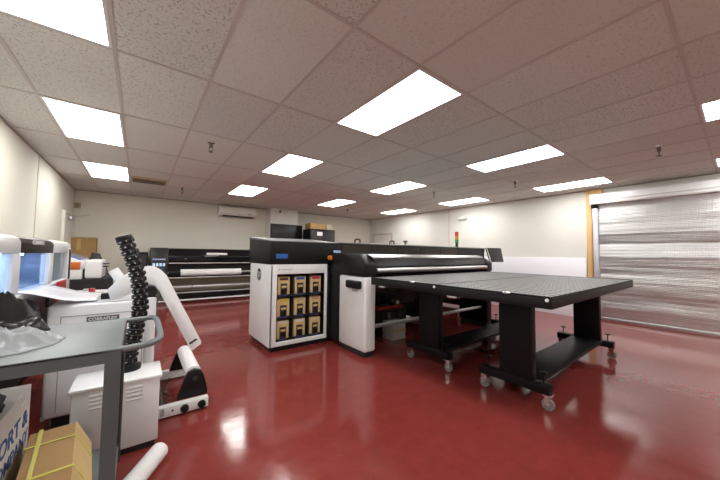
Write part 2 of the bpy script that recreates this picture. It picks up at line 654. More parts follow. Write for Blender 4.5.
for a in range(NZ + 1):
    z = .06 + (2.40 - .06) * a / NZ
    row = []
    for bq in range(NY + 1):
        y = -1.9 + (1.82 + 1.9) * bq / NY
        lean = PROF(z)
        slat = lean + abs(math.sin(math.pi * z / 0.078)) ** 0.8 * 0.0018
        wob = noise.noise(Vector((y * 1.6, z * 5.5, 3.1))) * .004 + noise.noise(Vector((y * .5, z * 9.0, 8.1))) * .004
        row.append((XR - .030 - slat + wob, y, z))
    rows.append(row)
MB().sheet(rows, .004).obj('foil_curtain', FOIL, d3, smooth=180)
MB().box(XR - .085, XR - .005, -1.9, 1.82, 0.0, .07, .008).obj('bottom_bar', SILVER, d3)
MB().prism([(XR - .22, 2.375), (XR - .22, 2.555), (XR - .19, 2.58), (XR, 2.58), (XR, 2.375)], 'Y', -2.25, 1.90, .006).obj('hood', WHITEG, d3)
h = MB()
h.box(XR - .228, XR - .216, -2.25, 1.903, 2.43, 2.445)
h.box(XR - .228, XR - .216, -2.25, 1.903, 2.368, 2.39)
h.obj('hood_rib', mat('galvanised', (0.55, 0.53, 0.52), 0.4, metal=0.5), d3)
MB().box(XR - .10, XR, 1.80, 1.885, 0, 2.30, .005).obj('guide_rail', mat('galvanised_rail', (0.62, 0.62, 0.68), 0.35, metal=0.4), d3)
MB().box(XR - .13, XR - .02, 1.80, 1.90, 2.30, 2.366, .012).obj('guide_cap', BLACK, d3)
struct(MB().box(XR - .07, XR, 1.905, 1.995, 0, CEIL - .02, .004).obj('trim_5', WOOD), 'bare pine jamb post beside the roller door')
struct(MB().box(XR - .09, XR, 1.72, 1.904, 2.60, 2.69, .004).obj('trim_6', WOOD), 'short pine block above the roller door hood')

# ------------------------------------------------------------------ ceiling fittings
ROWN = {0: 'along the left wall', 4: 'over the ink cabinet', 8: 'over the feed tables', 12: 'beside the pale wall'}
LAB = {
    (0, -1): 'lit ceiling panel cut by the upper edge, beside the left wall',
    (0, 1): 'lit ceiling panel by the left wall, second one out from the vent',
    (0, 3): 'lit ceiling panel next to the brown vent',
    (4, -1): 'biggest lit ceiling panel, above the white ink cabinet and printer',
    (4, 1): 'lit ceiling panel midway to the wall air conditioner',
    (4, 3): 'small lit ceiling panel just in front of the wall air conditioner',
    (8, -1): 'long lit ceiling panel above the slatted feed tables',
    (8, 1): 'lit ceiling panel above the middle of the flatbed printer',
    (8, 3): 'lit ceiling panel above the black cabinet with boxes on it',
    (8, -3): 'upper lit ceiling panel cut by the right edge of the photo',
    (12, -1): 'long lit ceiling panel by the pine jamb of the roller door',
    (12, 1): 'lit ceiling panel above the oval wall fixture',
    (12, 3): 'lit ceiling panel by the far corner door, smallest of all',
    (12, -3): 'lit ceiling panel sliver above the roller door hood',
    (0, -3): 'lit ceiling panel behind the steel cart, out of the photo',
    (4, -3): 'lit ceiling panel overhead, out of the photo, above open red floor',
}
for (i, j), lab in LAB.items():
    x0, y0 = GX0 + i * T, GY0 + j * GB
    x1, y1 = x0 + T, y0 + GB
    t = thing('ceiling_light', lab, 'ceiling light', ((x0 + x1) / 2, (y0 + y1) / 2, CEIL), 'troffer ceiling lights')
    q = MB()
    for k, (a, b_, c_, d_) in enumerate(((x0 + .012, x0 + .032, y0 + .012, y1 - .012), (x1 - .032, x1 - .012, y0 + .012, y1 - .012),
                           (x0 + .03, x1 - .03, y0 + .012, y0 + .032), (x0 + .03, x1 - .03, y1 - .032, y1 - .012))):
        q.box(a, b_, c_, d_, CEIL - .008, CEIL)
    q.obj('frame', WHITE, t, smooth=0)
    MB().box(x0 + .03, x1 - .03, y0 + .03, y1 - .03, CEIL - .006, CEIL).obj('diffuser', LAMP, t, smooth=0)

SPR = [((.692, 4.149), 'ceiling sprinkler nearest the left wall lights'), ((.708, 7.5), 'small ceiling sprinkler close to the far wall, past the vent'),
       ((5.226, 4.161), 'ceiling sprinkler above the flatbed printer'), ((5.65, 2.588), 'ceiling sprinkler between the two long light panels'),
       ((5.268, .614), 'ceiling sprinkler in front of the roller door'), ((5.173, 7.5), 'ceiling sprinkler above the black cabinet with boxes')]
for (x, y), lab in SPR:
    t = thing('sprinkler', lab, 'sprinkler', (x, y, CEIL), 'ceiling sprinklers')
    t.scale = (1.2, 1.2, 1.4)
    MB().lathe([(.038, 0), (.036, -.008), (.02, -.014)], (x, y, CEIL), seg=20).obj('escutcheon', CHROME, t)
    MB().lathe([(.017, -.012), (.017, -.045), (.011, -.05)], (x, y, CEIL), seg=14).obj('body', BRONZE, t)
    q = MB()
    q.tube([(x - .016, y, CEIL - .045), (x - .02, y, CEIL - .065), (x, y, CEIL - .085)], .004, 8)
    q.tube([(x + .016, y, CEIL - .045), (x + .02, y, CEIL - .065), (x, y, CEIL - .085)], .004, 8)
    q.obj('yoke', BRONZE, t)
    MB().lathe([(.006, -.08), (.024, -.088), (.024, -.092), (.004, -.094)], (x, y, CEIL), seg=16).obj('deflector', BRONZE, t)

t = thing('ceiling_vent', 'brown louvred air vent in the ceiling by the left wall lights', 'vent', (.12, 7.2, CEIL))
x0, x1, y0, y1 = GX0 + T + .02, GX0 + 2 * T - .02, 6.93, 7.50
MB().box(x0, x1, y0, y1, CEIL - .004, CEIL).obj('backing', mat('yellowed_tile', (0.52, 0.43, 0.27), 0.8, vary=.1, vscale=5), t, smooth=0)
q = MB()
ya = 7.16
for k in range(9):
    y = ya + .035 * k
    q.box(x0 + .03, x1 - .03, y, y + .022, CEIL - .018, CEIL - .004)
q.box(x0 + .02, x0 + .035, ya - .01, ya + .315, CEIL - .02, CEIL - .003)
q.box(x1 - .035, x1 - .02, ya - .01, ya + .315, CEIL - .02, CEIL - .003)
q.obj('grille', VENT, t, smooth=0)

t = thing('air_conditioner', 'cream split air conditioner high on the far wall', 'air conditioner', (2.3, YF, 2.36))
MB().prism([(YF, 2.34), (YF - .17, 2.36), (YF - .22, 2.42), (YF - .22, 2.62), (YF - .19, 2.655), (YF, 2.66)], 'X', 1.80, 2.86, .012).obj('casing', ACW, t)
MB().box(1.90, 2.76, YF - .212, YF - .13, 2.345, 2.385, .004, mtx=None).obj('outlet_slot', SLOT, t)
MB().box(1.82, 2.84, YF - .224, YF - .218, 2.43, 2.434).obj('panel_line', GROOVE, t)
MB().box(2.60, 2.70, YF - .2235, YF - .219, 2.45, 2.47).obj('display', TEXTG, t)

t = thing('smoke_alarm', 'round white alarm dome near the top of the far column', 'alarm', (3.52, 8.9, 2.58))
MB().lathe([(.10, 0), (.10, -.02), (.085, -.045), (.03, -.055)], (3.52, 8.90, 2.60), 'Y', 28).obj('dome', DOORW, t)
MB().lathe([(.045, -.046), (.04, -.066), (.015, -.07)], (3.52, 8.90, 2.60), 'Y', 20).obj('lens', GREYL, t)

t = thing('alarm_box', 'small beige box high in the far left corner', 'alarm box', (-1.18, YF, 2.26))
MB().box(-1.238, -1.13, YF - .06, YF, 2.27, 2.40, .01).obj('casing', TAN, t)
MB().box(-1.215, -1.153, YF - .066, YF - .058, 2.30, 2.37, .004).obj('grille', mat('beige_grille', (.30, .27, .17), .6), t)

t = thing('emergency_light', 'oval white emergency fixture high on the pale wall', 'emergency light', (XR, 5.0, 2.38))
MB().box(XR - .07, XR, 4.86, 5.13, 2.325, 2.425, .03, 4).obj('casing', WHITE, t)
for yy in (4.92, 5.07):
    MB().lathe([(.035, 0), (.04, -.03), (.03, -.035)], (XR - .065, yy, 2.385), 'X', 18).obj('lamp_head', ACW, t)

# ------------------------------------------------------------------ far wall things
t = thing('television', 'black flat television on the far column', 'television', (3.72, 8.85, 1.6))
MB().box(3.21, 4.27, 8.80, 8.85, 1.60, 2.205, .012).obj('bezel', BLACK, t)
MB().box(3.235, 4.245, 8.796, 8.802, 1.64, 2.18).obj('screen', BLACKG, t, smooth=0)
MB().box(3.55, 3.90, 8.85, 8.895, 1.75, 2.05).obj('wall_bracket', BLACKM, t)

t = thing('tall_cabinet', 'tall black metal cabinet near the far wall with boxes on top', 'cabinet', (4.72, 8.5, 0))
MB().box(4.27, 5.18, 8.22, 8.75, .05, 2.07, .01).obj('body', BLACKM, t)
MB().box(4.31, 5.14, 8.25, 8.72, 0, .05).obj('plinth', SLOT, t)
for xa, xb in ((4.30, 4.71), (4.74, 5.15)):
    dr = MB().box(xa, xb, 8.20, 8.22, .10, 2.02, .005).obj('door', CHAR, t)
    hx = xb - .05 if xa < 4.6 else xa + .05
    MB().box(hx - .01, hx + .01, 8.175, 8.20, .95, 1.10, .004).obj('handle', SILVER, dr)
MB().box(4.50, 4.69, 8.194, 8.199, 1.86, 1.98).obj('paper_label', PAPER, t, 'white paper label')
t = thing('cardboard_box', 'brown cardboard box lying on the tall black cabinet', 'box', (4.57, 8.4, 2.07), 'boxes on the tall black cabinet')
MB().box(4.29, 4.86, 8.25, 8.64, 2.07, 2.255, .006).obj('carton', CARD, t)
MB().box(4.29 - .001, 4.86 + .001, 8.43, 8.47, 2.2, 2.2565).obj('tape', CARDL, t)
t = thing('cardboard_box', 'pale carton beside the brown box on the tall black cabinet', 'box', (5.0, 8.4, 2.07), 'boxes on the tall black cabinet')
MB().box(4.88, 5.12, 8.26, 8.58, 2.07, 2.24, .006).obj('carton', card_material('cream_card', (.62, .55, .42)), t)
MB().box(4.88 - .001, 5.12 + .001, 8.41, 8.44, 2.19, 2.2415).obj('tape', CARDW, t)

t = thing('tall_carton', 'tall brown cardboard carton standing in the far left corner', 'carton', (-1.0, 9.1, 0))
MB().box(-1.215, -.80, 8.98, 9.31, 0, 1.59, .006).obj('carton', CARDD, t)
MB().box(-1.12, -1.05, 8.976, 8.981, 1.30, 1.55).obj('shipping_label', mat('faded_label', (.50, .36, .12), .7), t)

# far roll printer ------------------------------------------------------------
t = thing('roll_printer', 'wide black roll printer standing along the far wall', 'printer', (1.55, 8.9, 0))
MB().prism([(8.62, .98), (8.62, 1.18), (8.70, 1.34), (8.76, 1.375), (9.25, 1.375), (9.28, .98)], 'X', .56, 2.70, .01).obj('cover', BLACKG, t)
MB().prism([(8.60, .62), (8.58, 1.02), (8.64, 1.22), (8.70, 1.385), (9.28, 1.39), (9.28, .62)], 'X', .22, .58, .012).obj('control_tower', CHAR, t)
MB().prism([(8.60, .55), (8.58, 1.02), (8.64, 1.22), (8.70, 1.385), (9.28, 1.39), (9.28, .55)], 'X', 2.70, 3.02, .012).obj('end_housing', BLACK, t)
MB().box(.56, 2.70, 8.80, 9.28, .62, .985).obj('print_bay', SLOT, t)
MB().box(.60, 2.68, 8.60, 8.64, .985, 1.012, .004).obj('edge_rail', SILVER, t)
MB().box(.26, .52, 8.572, 8.60, 1.085, 1.115).obj('blue_label', LBLUE, t)
for k in range(4):
    MB().box((.265 + .068 * k), (.315 + .068 * k), 8.566, 8.60, .93, 1.005, .003).obj('lit_button', SCREEN, t)
MB().box(.26, .52, 8.566, 8.60, .79, .90, .004).obj('blue_drawer', mat('navy_drawer', (.02, .04, .12), .35), t)
MB().box(1.43, 1.94, 8.612, 8.655, 1.215, 1.27, .004).obj('white_label', PAPER, t, 'white label strip on the cover')
MB().box(.93, .97, 8.60, 8.63, 1.10, 1.12).obj('latch', GREYL, t)
MB().cyl((.86, 8.70, .755), (2.33, 8.70, .755), .085, seg=36).obj('paper_roll', PAPER, t, 'white paper roll')
MB().cyl((.58, 8.70, .755), (2.69, 8.70, .755), .03).obj('spindle', SILVER, t)
MB().box(.60, .86, 8.66, 8.74, .68, .78, .01).obj('roll_stop', BLACK, t)
MB().box(.52, 2.76, 8.58, 8.62, .615, .645, .005).obj('front_rail', SILVER, t)
MB().cyl((.58, 8.60, .40), (2.68, 8.60, .39), .035).obj('take_up_tube', ROLLER, t)
MB().cyl((.58, 8.66, .25), (2.68, 8.66, .24), .02).obj('lower_tube', ROLLER, t)
MB().box(1.10, 1.14, 8.57, 8.63, .36, .52, .006).obj('tube_clip', GREYL, t)
MB().box(.60, 2.66, 8.92, 8.94, .26, .60).obj('cloth_apron', mat('khaki_apron', (.23, .19, .14), .8), t)
MB().box(.62, 2.64, 8.70, 9.20, .12, .235, .01).obj('drip_tray', BLACK, t)
MB().box(.30, 2.80, 8.56, 8.62, .055, .09, .006).obj('foot_rail', WHITE, t)
for x in (.30, 2.76):
    l = MB()
    l.box(x - .06, x + .06, 8.72, 9.10, .10, .64, .01)
    l.obj('leg', BLACK, t)
    f = MB().box(x - .05, x + .05, 8.55, 9.25, .05, .11, .012).obj('foot', BLACK, t)
    for yy in (8.60, 9.20):
        MB().cyl((x - .03, yy, .03), (x + .03, yy, .03), .03, seg=16).obj('caster', CASTW, f)

t = thing('equipment_case', 'black upright case standing beside the far roll printer', 'case', (.07, 8.85, 0))
MB().box(-.03, .17, 8.70, 9.2, .02, 1.27, .015).obj('body', BLACKM, t)
MB().box(-.01, .15, 8.692, 8.702, .30, 1.20, .004).obj('front_panel', CHAR, t)
MB().box(-.01, .15, 8.72, 9.18, 0, .02).obj('base', SLOT, t)

# ------------------------------------------------------------------ the flatbed printer
P = thing('flatbed_printer', 'large black and white flatbed printer in the middle of the room', 'printer', (3.9, 4.0, 0))
cab = MB()
cab.box(1.36, 1.40, 3.70, 4.55, .065, 1.135, .012)
cab.box(1.362, 1.455, 3.70, 3.722, .067, 1.133, .008)
cab.box(2.17, 2.215, 3.70, 3.722, .067, 1.133, .008)
cab.box(1.40, 2.21, 3.701, 3.722, .067, .125, .006)
cab.box(1.40, 2.21, 3.701, 3.722, 1.005, 1.133, .006)
cab.box(1.37, 2.21, 4.50, 4.549, .067, 1.133)
cab.box(2.19, 2.214, 3.75, 4.54, .067, 1.133)
cabinet = cab.obj('ink_cabinet', WHITE, P, 'white ink cabinet shell')
sh = MB()
sh.box(1.41, 2.18, 4.06, 4.08, .126, 1.004)
sh.box(2.172, 2.182, 3.723, 4.07, .12, 1.01)
sh.box(1.412, 1.45, 3.723, 4.07, .12, 1.01)
sh.box(1.41, 2.18, 3.723, 4.07, 1.0, 1.01)
for z in (.126, .415, .705):
    sh.box(1.41, 2.18, 3.725, 4.07, z - .006, z + .006)
    sh.box(1.456, 2.17, 3.7255, 3.735, z, z + .030)
for x in (1.69, 1.93):
    sh.box(x - .012, x + .012, 3.74, 4.06, .126, 1.004)
sh.obj('shelf', BLACK, cabinet)
for z in (.126, .415, .705):
    for k in range(3):
        x = 1.53 + k * .24
        MB().box(x - .05, x + .09, 3.7235, 3.7265, z + .008, z + .028).obj('shelf_label', mat('violet_label', (.03, .035, .13), .4), cabinet)
MB().box(1.50, 1.66, 3.6985, 3.702, 1.065, 1.073).obj('small_print', TEXTG, cabinet)
MB().box(1.47, 1.485, 3.6985, 3.702, 1.06, 1.075).obj('indicator', ORANGE, cabinet)
# the round maker badge on the side
MB().lathe([(.085, 0), (.085, -.004), (.08, -.006)], (1.36, 4.14, .985), 'X', 40).obj('badge', BLACK, cabinet)
text('badge_lettering', 'hp', .17, (1.3525, 4.222, .95), (0, -1, 0), (0, 0, 1), TEXTW, cabinet, .002, .25, bold=-.001, xscale=.92)
MB().box(1.40, 2.25, 3.74, 4.52, 0.0, .066).obj('plinth', BLACK, P)
# hood over everything
HOODX = 6.50
MB().prism([(3.70, 1.136), (3.70, 1.425), (3.715, 1.44), (4.55, 1.515), (4.60, 1.50), (4.60, 1.136)], 'X', 1.352, 2.40, .008).obj('hood', BLACK, P)
MB().prism([(3.69, 1.436), (3.69, 1.450), (4.55, 1.527), (4.60, 1.513), (4.60, 1.50), (3.72, 1.436)], 'X', 1.345, 2.41, .003).obj('hood_edge', GREYL, P)
MB().prism([(3.70, 1.10), (3.70, 1.445), (5.0, 1.475), (5.0, 1.10)], 'X', 2.401, HOODX, .008).obj('hood', BLACK, P)
MB().prism([(3.685, 1.445), (3.685, 1.459), (3.75, 1.469), (5.02, 1.50), (5.02, 1.476), (3.75, 1.446)], 'X', 2.405, HOODX + .01, .003).obj('hood_edge', mat('pale_grey_edge', (.20, .20, .20), .45), P)
for x0, x1 in ((2.46, 3.02), (3.04, 3.62), (3.64, 4.22), (4.24, 4.82), (4.84, 5.42)):
    MB().box(x0, x1, 3.690, 3.702, 1.235, 1.415).obj('viewing_window', TINT, P)
MB().box(1.43, 1.59, 3.694, 3.702, 1.215, 1.275).obj('blue_label', BLUE, P, 'blue label on the hood')
MB().lathe([(.04, 0), (.04, -.012), (.022, -.018), (.022, -.03), (.034, -.034), (.034, -.06), (.02, -.068)], (2.25, 3.70, 1.225), 'Y', 24).obj('emergency_button', ORANGE, P, 'orange emergency button')
MB().box(2.30, 2.42, 3.665, 3.70, 1.298, 1.335, .004).obj('pale_label', LBLUE, P)
for x in (2.98, 3.79):
    MB().tube(catmull([(x - .055, 4.0, 1.465), (x - .05, 4.0, 1.525), (x, 4.0, 1.54), (x + .05, 4.0, 1.525), (x + .055, 4.0, 1.465)], 5), .013, 10).obj('lid_handle', BLACK, P)
MB().lathe([(.02, 0), (.02, .05), (.045, .06), (.045, .085), (.02, .095)], (4.15, 4.0, 1.47), 'Z', 18).obj('lid_knob', GREYL, P)
# tower light
tw = MB().lathe([(.05, 0), (.05, .01), (.03, .02), (.03, .10)], (5.84, 4.0, 1.475), 'Z', 20).obj('tower_base', BLACK, P)
for z, m_, n_ in ((1.56, GREEN, 'green_lens'), (1.645, AMBER, 'amber_lens'), (1.73, REDL, 'red_lens')):
    MB().lathe([(.036, 0), (.04, .006), (.04, .076), (.036, .084)], (5.84, 4.0, z), 'Z', 20).obj(n_, m_, tw)
MB().lathe([(.037, 0), (.034, .012), (.015, .018)], (5.84, 4.0, 1.814), 'Z', 20).obj('tower_cap', BLACK, tw)
# end flap
fl = MB().prism([(6.53, 1.47), (7.20, 1.475), (7.34, 1.13), (6.73, 1.13)], 'Y', 3.66, 3.70, .004).obj('end_flap', CHAR, P)
MB().box(6.50, 6.54, 3.70, 4.9, 1.38, 1.44, .004).obj('hinge', SILVER, fl)
MB().prism([(6.515, 1.465), (6.54, 1.465), (6.735, 1.14), (6.70, 1.14)], 'Y', 3.655, 3.665).obj('flap_trim', WHITE, fl)
# body under the hood
MB().box(2.216, 2.42, 3.705, 4.5, .05, 1.10).obj('lower_body', BLACK, P)
MB().box(2.42, 6.48, 3.72, 4.95, .42, 1.10, .01).obj('lower_body', BLACKG, P)
for x in (2.44, 4.35, 6.28):
    MB().box(x, x + .18, 3.80, 4.9, .06, .42, .008).obj('pedestal', BLACKM, P)
    MB().box(x + .03, x + .15, 3.9, 4.1, 0, .06).obj('levelling_foot', SILVER, P)
# left pillar
CAP = [(2.85, 1.0), (2.85, 1.160), (2.880, 1.178), (3.060, 1.280), (3.10, 1.288), (3.44, 1.290), (3.70, 1.290), (3.70, 1.0)]
pil = MB().box(2.25, 2.43, 2.85, 3.44, .065, .998, .028, 4).obj('pillar', WHITE, P, 'white drive pillar')
MB().box(2.27, 2.41, 2.88, 3.42, 0, .066).obj('pillar_base', SLOT, pil)
MB().prism(CAP, 'X', 2.245, 2.435, .010, 2).obj('pillar_cap', BLACK, P)
MB().box(2.262, 2.425, 3.44, 3.71, .06, 1.0).obj('side_panel', BLACK, P)
MB().box(2.185, 2.25, 2.91, 3.20, .845, .945, .02, 3).obj('pillar_grip', BLACK, pil)
MB().box(2.246, 2.251, 3.0, 3.12, .80, .86, .002).obj('grip_mark', mat('grey_scuff', (.55, .55, .56), .7), pil)
# beam across the table
BEAM = [(2.90, 1.045), (2.90, 1.118), (2.865, 1.128), (2.93, 1.235), (2.96, 1.252), (3.06, 1.28), (3.44, 1.288), (3.70, 1.288), (3.70, 1.045)]
MB().prism(BEAM, 'X', 2.436, 5.08, 0).obj('print_beam', BLACKM, P)
MB().prism([(2.922, 1.232), (2.918, 1.246), (2.945, 1.262), (3.05, 1.286), (3.05, 1.272), (2.95, 1.246)], 'X', 2.436, 5.08, 0).obj('beam_edge', SILVER, P)
MB().cyl((2.436, 2.87, 1.075), (5.08, 2.87, 1.075), .036, seg=24).obj('pinch_roller', SILVER, P)
MB().box(2.44, 5.08, 2.90, 2.93, 1.03, 1.05).obj('roller_guard', BLACK, P)
MB().prism(CAP, 'X', 5.082, 5.272, .010, 2).obj('pillar_cap', BLACK, P)
MB().box(5.09, 5.265, 2.86, 3.44, .065, 1.0, .02, 3).obj('pillar', BLACKM, P, 'black drive pillar')
MB().box(5.11, 5.245, 2.88, 3.42, 0, .066).obj('pillar_base', SLOT, P)
MB().box(2.43, 5.09, 3.10, 3.70, .93, 1.045).obj('beam_bed', BLACKM, P)
MB().cyl((2.43, 2.98, .335), (5.09, 2.98, .335), .028, seg=20).obj('cross_tube', ROLLER, P)

# cartons in the ink cabinet
CC = {0: [('brown', (.05, .03, .02)), ('blue', (.02, .10, .35)), ('crimson', (.45, .03, .08))],
      1: [('yellow', (.60, .42, .03)), ('buff', (.45, .36, .20)), ('rose', (.52, .22, .20))],
      2: [('pale', (.62, .58, .50)), ('white', (.70, .68, .62)), ('cream', (.60, .52, .34))]}
RN = ['top', 'middle', 'bottom']
for rI in range(3):
    for k in range(3):
        x, z = 1.568 + k * .24, (.713, .423, .134)[rI]
        cn, cc = CC[rI][k]
        t = thing('ink_carton', 'tan ink carton with %s top strip, %s on the %s shelf' % (cn, ('first', 'centre one', 'last')[k], RN[rI]), 'ink carton', (x, 3.9, z), 'ink cartons in the white cabinet')
        MB().box(x - .086, x + .086, 3.752, 4.05, z, z + .25, .004).obj('carton', CARDL, t)
        MB().box(x - .06, x + .06, 3.747, 3.753, z + .208, z + .244).obj('colour_strip', mat('strip_%d%d' % (rI, k), cc, .5), t)
        MB().box(x - .045, x + .045, 3.746, 3.753, z + .01, z + .165).obj('cut_out', SLOT, t)
        MB().box(x - .032, x + .032, 3.7435, 3.747, z + .105, z + .135, .001).obj('flap', CARDL, t)
        MB().lathe([(.032, 0), (.032, -.02), (.02, -.024), (.02, -.03)], (x + .005, 3.747, z + .078), 'Y', 16).obj('tap', BLACKG, t)

# ------------------------------------------------------------------ feed tables
ZT = 1.0


def build_table():
    t = thing('feed_table', 'black slatted feed table on casters, the one nearer the camera', 'table', (3.75, 1.305, 0), 'slatted feed tables')
    X0, X1, Y0, Y1 = 2.30, 4.98, .82, 1.803
    top = MB().box(X0, X1, Y0, Y1, .912, .985, .004).obj('tabletop', BLACK, t)
    s = MB()
    n = 23
    p = (X1 - X0 - .03) / n
    for k in range(n):
        xa = X0 + .015 + k * p
        s.box(xa, xa + p - .036, Y0 + .008, Y1 - .001, .984, ZT)
    s.obj('slat', RIDGE, top, smooth=0)
    e = MB()
    e.box(X0, X1, Y0, Y0 + .007, .985, ZT + .002)
    e.box(X0, X0 + .012, Y0 + .012, Y1, .985, ZT + .002)
    e.box(X1 - .012, X1, Y0 + .012, Y1, .985, ZT + .002)
    e.obj('rim', BLACK, top, smooth=0)
    for y in (1.13,):
        MB().box(X0 - .010, X0 + .03, y - .03, y + .03, .988, 1.006, .004).obj('latch', CHROME, t)
    MB().cyl((X0 - .008, Y0 + .03, .975), (X0 + .01, Y0 + .03, .975), .012, seg=14).obj('corner_bolt', PAPER, t)
    MB().box(X0 + .02, X0 + .10, 1.60, 1.70, .885, .912, .006).obj('toggle_clamp', CHROME, t)
    for x in (2.77, 4.84):
        MB().box(x - .045, x + .045, 1.125, 1.41, 0.205, .913, .006).obj('leg', BLACKM, t)
        MB().box(x - .05, x + .05, .995, 1.61, .135, .21, .006).obj('foot_rail', BLACKM, t)
        MB().box(x - .10, x + .10, 1.0, 1.65, .888, .913).obj('top_plate', BLACKM, t)
        for y in (1.02, 1.575):
            c_ = MB()
            c_.box(x - .032, x + .032, y - .03, y + .03, .118, .136)
            c_.box(x - .026, x - .021, y - .022, y + .022, .04, .12)
            c_.box(x + .021, x + .026, y - .022, y + .022, .04, .12)
            c_.cyl((x - .028, y, .048), (x + .028, y, .048), .008, seg=10)
            cs = c_.obj('caster', CHROME, t)
            wh = MB().lathe([(.030, -.018), (.046, -.016), (.048, -.010), (.048, .010), (.046, .016), (.030, .018)], (x, y, .048), 'X', 28).obj('wheel', CASTW, cs)
        for y in (1.06, 1.55):
            k = MB()
            k.cyl((x + .02, y, .21), (x + .02, y, .285), .007, seg=10)
            k.lathe([(.012, 0), (.03, .004), (.034, .016), (.012, .022)], (x + .02, y, .28), 'Z', 16)
            k.obj('levelling_knob', BLACK, t)
    MB().box(2.815, 4.795, 1.10, 1.43, .172, .205, .004).obj('stretcher', BLACKM, t)
    return t


tab1 = build_table()
tab2 = copy_tree(tab1)
tab2.location.y += .985
for q in (tab1, tab2):
    q.rotation_euler.z = .014
    q.location.y += .018
tab2['label'] = 'black slatted feed table between the nearer table and the printer'

# stores under the printer
def jug(x, y, m_, lab, cap, h=.24, z=0.0):
    t = thing('jug', lab, 'jug', (x, y, z), 'jugs on the floor behind the printer beam')
    MB().lathe([(.06, 0), (.068, .01), (.068, h * .62), (.05, h * .8), (.022, h * .88), (.022, h * .95)], (x, y, z), 'Z', 20).obj('bottle', m_, t)
    MB().lathe([(.026, h * .93), (.026, h + .01), (.018, h + .014)], (x, y, z), 'Z', 16).obj('cap', cap, t)
    MB().tube(catmull([(x - .03, y - .03, z + h * .86), (x - .075, y - .05, z + h * .78), (x - .075, y - .05, z + h * .5)], 4), .01, 8).obj('handle', m_, t)


PINKJ = mat('pink_jug', (.55, .34, .32), .4)
jug(5.42, 3.62, PAPER, 'white jug first in the row under the printer', RED)
jug(5.62, 3.60, PINKJ, 'pinkish jug second in the row under the printer', BLACK)
jug(5.86, 3.62, PAPER, 'white jug third in the row under the printer', BLACK, .22)
jug(6.10, 3.60, PINKJ, 'pinkish jug last in the row under the printer', RED, .22)
t = thing('storage_box', 'pale carton with shade put into its colour, on the floor under the print beam', 'box', (3.2, 3.3, 0))
MB().box(3.05, 3.33, 3.20, 3.42, .0, .26, .005).obj('carton', card_material('shaded_card', (.42, .41, .38)), t)  # pale card toned down; shade under the printer is put into its colour
MB().box(3.05, 3.33, 3.198, 3.201, .12, .15).obj('tape', CARD, t)
t = thing('tool_tray', 'red tray with black cap on the dark stand under the printer', 'tray', (3.3, 3.5, 0))
MB().box(2.95, 3.62, 3.46, 3.68, .0, .40, .006).obj('stand', BLACKM, t)
MB().box(3.02, 3.56, 3.48, 3.66, .40, .455, .01).obj('tray', RED, t)
MB().cyl((3.38, 3.56, .455), (3.38, 3.56, .56), .05, seg=18, bev=.006).obj('canister', BLACKG, t)
MB().cyl((3.52, 3.57, .455), (3.52, 3.57, .51), .025, seg=16).obj('cap', PAPER, t)
for x, m_ in ((3.12, CHAR), (3.22, GREYL), (3.44, CHAR)):
    MB().box(x - .03, x + .03, 3.452, 3.461, .20, .36).obj('ticket', m_, t)

# white boards along the pale wall
t = thing('foam_board', 'long white foam board leaning on the pale wall behind the tables', 'board', (XR - .1, 3.0, 0))
MB().prism([(XR - .11, 0), (XR - .03, 1.265), (XR - .015, 1.265), (XR - .094, 0)], 'Y', 2.02, 4.46, .002).obj('board', FOAM, t)
t = thing('foam_board', 'white foam board leaning on the pale wall behind the printer end flap', 'board', (XR - .1, 5.7, 0))
MB().prism([(XR - .11, 0), (XR - .03, 1.255), (XR - .015, 1.255), (XR - .094, 0)], 'Y', 4.49, 5.9, .002).obj('board', FOAM, t)

# ------------------------------------------------------------------ film printer on the left
t = thing('film_printer', 'white film printer with glowing blue bay and dark top panel', 'printer', (-.9, 3.3, 0))


def hoodp(x, y0, y1):
    return [(x, 1.262), (x, 1.335), (x - .012, 1.362), (x - .04, 1.378), (x - .10, 1.382), (-1.10, 1.382), (-1.17, 1.34), (-1.17, 1.262)]


MB().prism(hoodp(-.60, 0, 0), 'Y', 2.30, 2.785, .008).obj('top_cover', WHITEG, t)
MB().prism(hoodp(-.607, 0, 0), 'Y', 2.787, 3.708, .004).obj('centre_panel', BROWNP, t)
MB().prism([(x, z) for x, z in hoodp(-.60, 0, 0)], 'Y', 3.71, 4.35, .008).obj('top_cover', WHITEG, t)
text('lettering', 'COBRAFLEX', .042, (-.604, 3.05, 1.326), (0, 1, 0), (0, 0, 1), TEXTG2, t, .003, xscale=1.35)
e = MB()
ep = [(-.60, .74), (-.60, 1.30), (-.62, 1.36), (-.66, 1.384), (-1.12, 1.384), (-1.17, 1.34), (-1.17, .74)]
e.prism(ep, 'Y', 4.35, 4.52, .012)
e.obj('end_cheek', WHITEG, t)
e = MB()
e.prism(ep, 'Y', 2.22, 2.30, .012)
e.obj('end_cheek', WHITEG, t)
MB().box(-.606, -.596, 4.39, 4.47, .98, 1.30).obj('black_strip', SLOT, t)
for y0, y1, z0 in ((2.66, 2.80, 1.0), (3.56, 3.70, 1.0)):
    MB().box(-.655, -.602, y0, y1, z0, 1.262, .006).obj('post', WHITE, t)
MB().box(-1.17, -1.15, 2.30, 4.35, .76, 1.262).obj('back_panel', INNER, t, smooth=0)
MB().box(-1.15, -.60, 2.30, 4.35, .955, .995, .004).obj('deck', WHITE, t)
MB().box(-1.13, -1.09, 2.40, 3.68, 1.235, 1.255).obj('led_bar', LED, t, smooth=0)
MB().box(-.76, -.74, 2.40, 3.50, 1.245, 1.258).obj('led_bar', LED, t, smooth=0)
MB().cyl((-1.0, 2.32, 1.14), (-1.0, 4.34, 1.14), .02).obj('carriage_rail', SILVER, t)
MB().box(-1.06, -.86, 3.02, 3.22, 1.05, 1.22, .015).obj('print_carriage', GREYL, t)
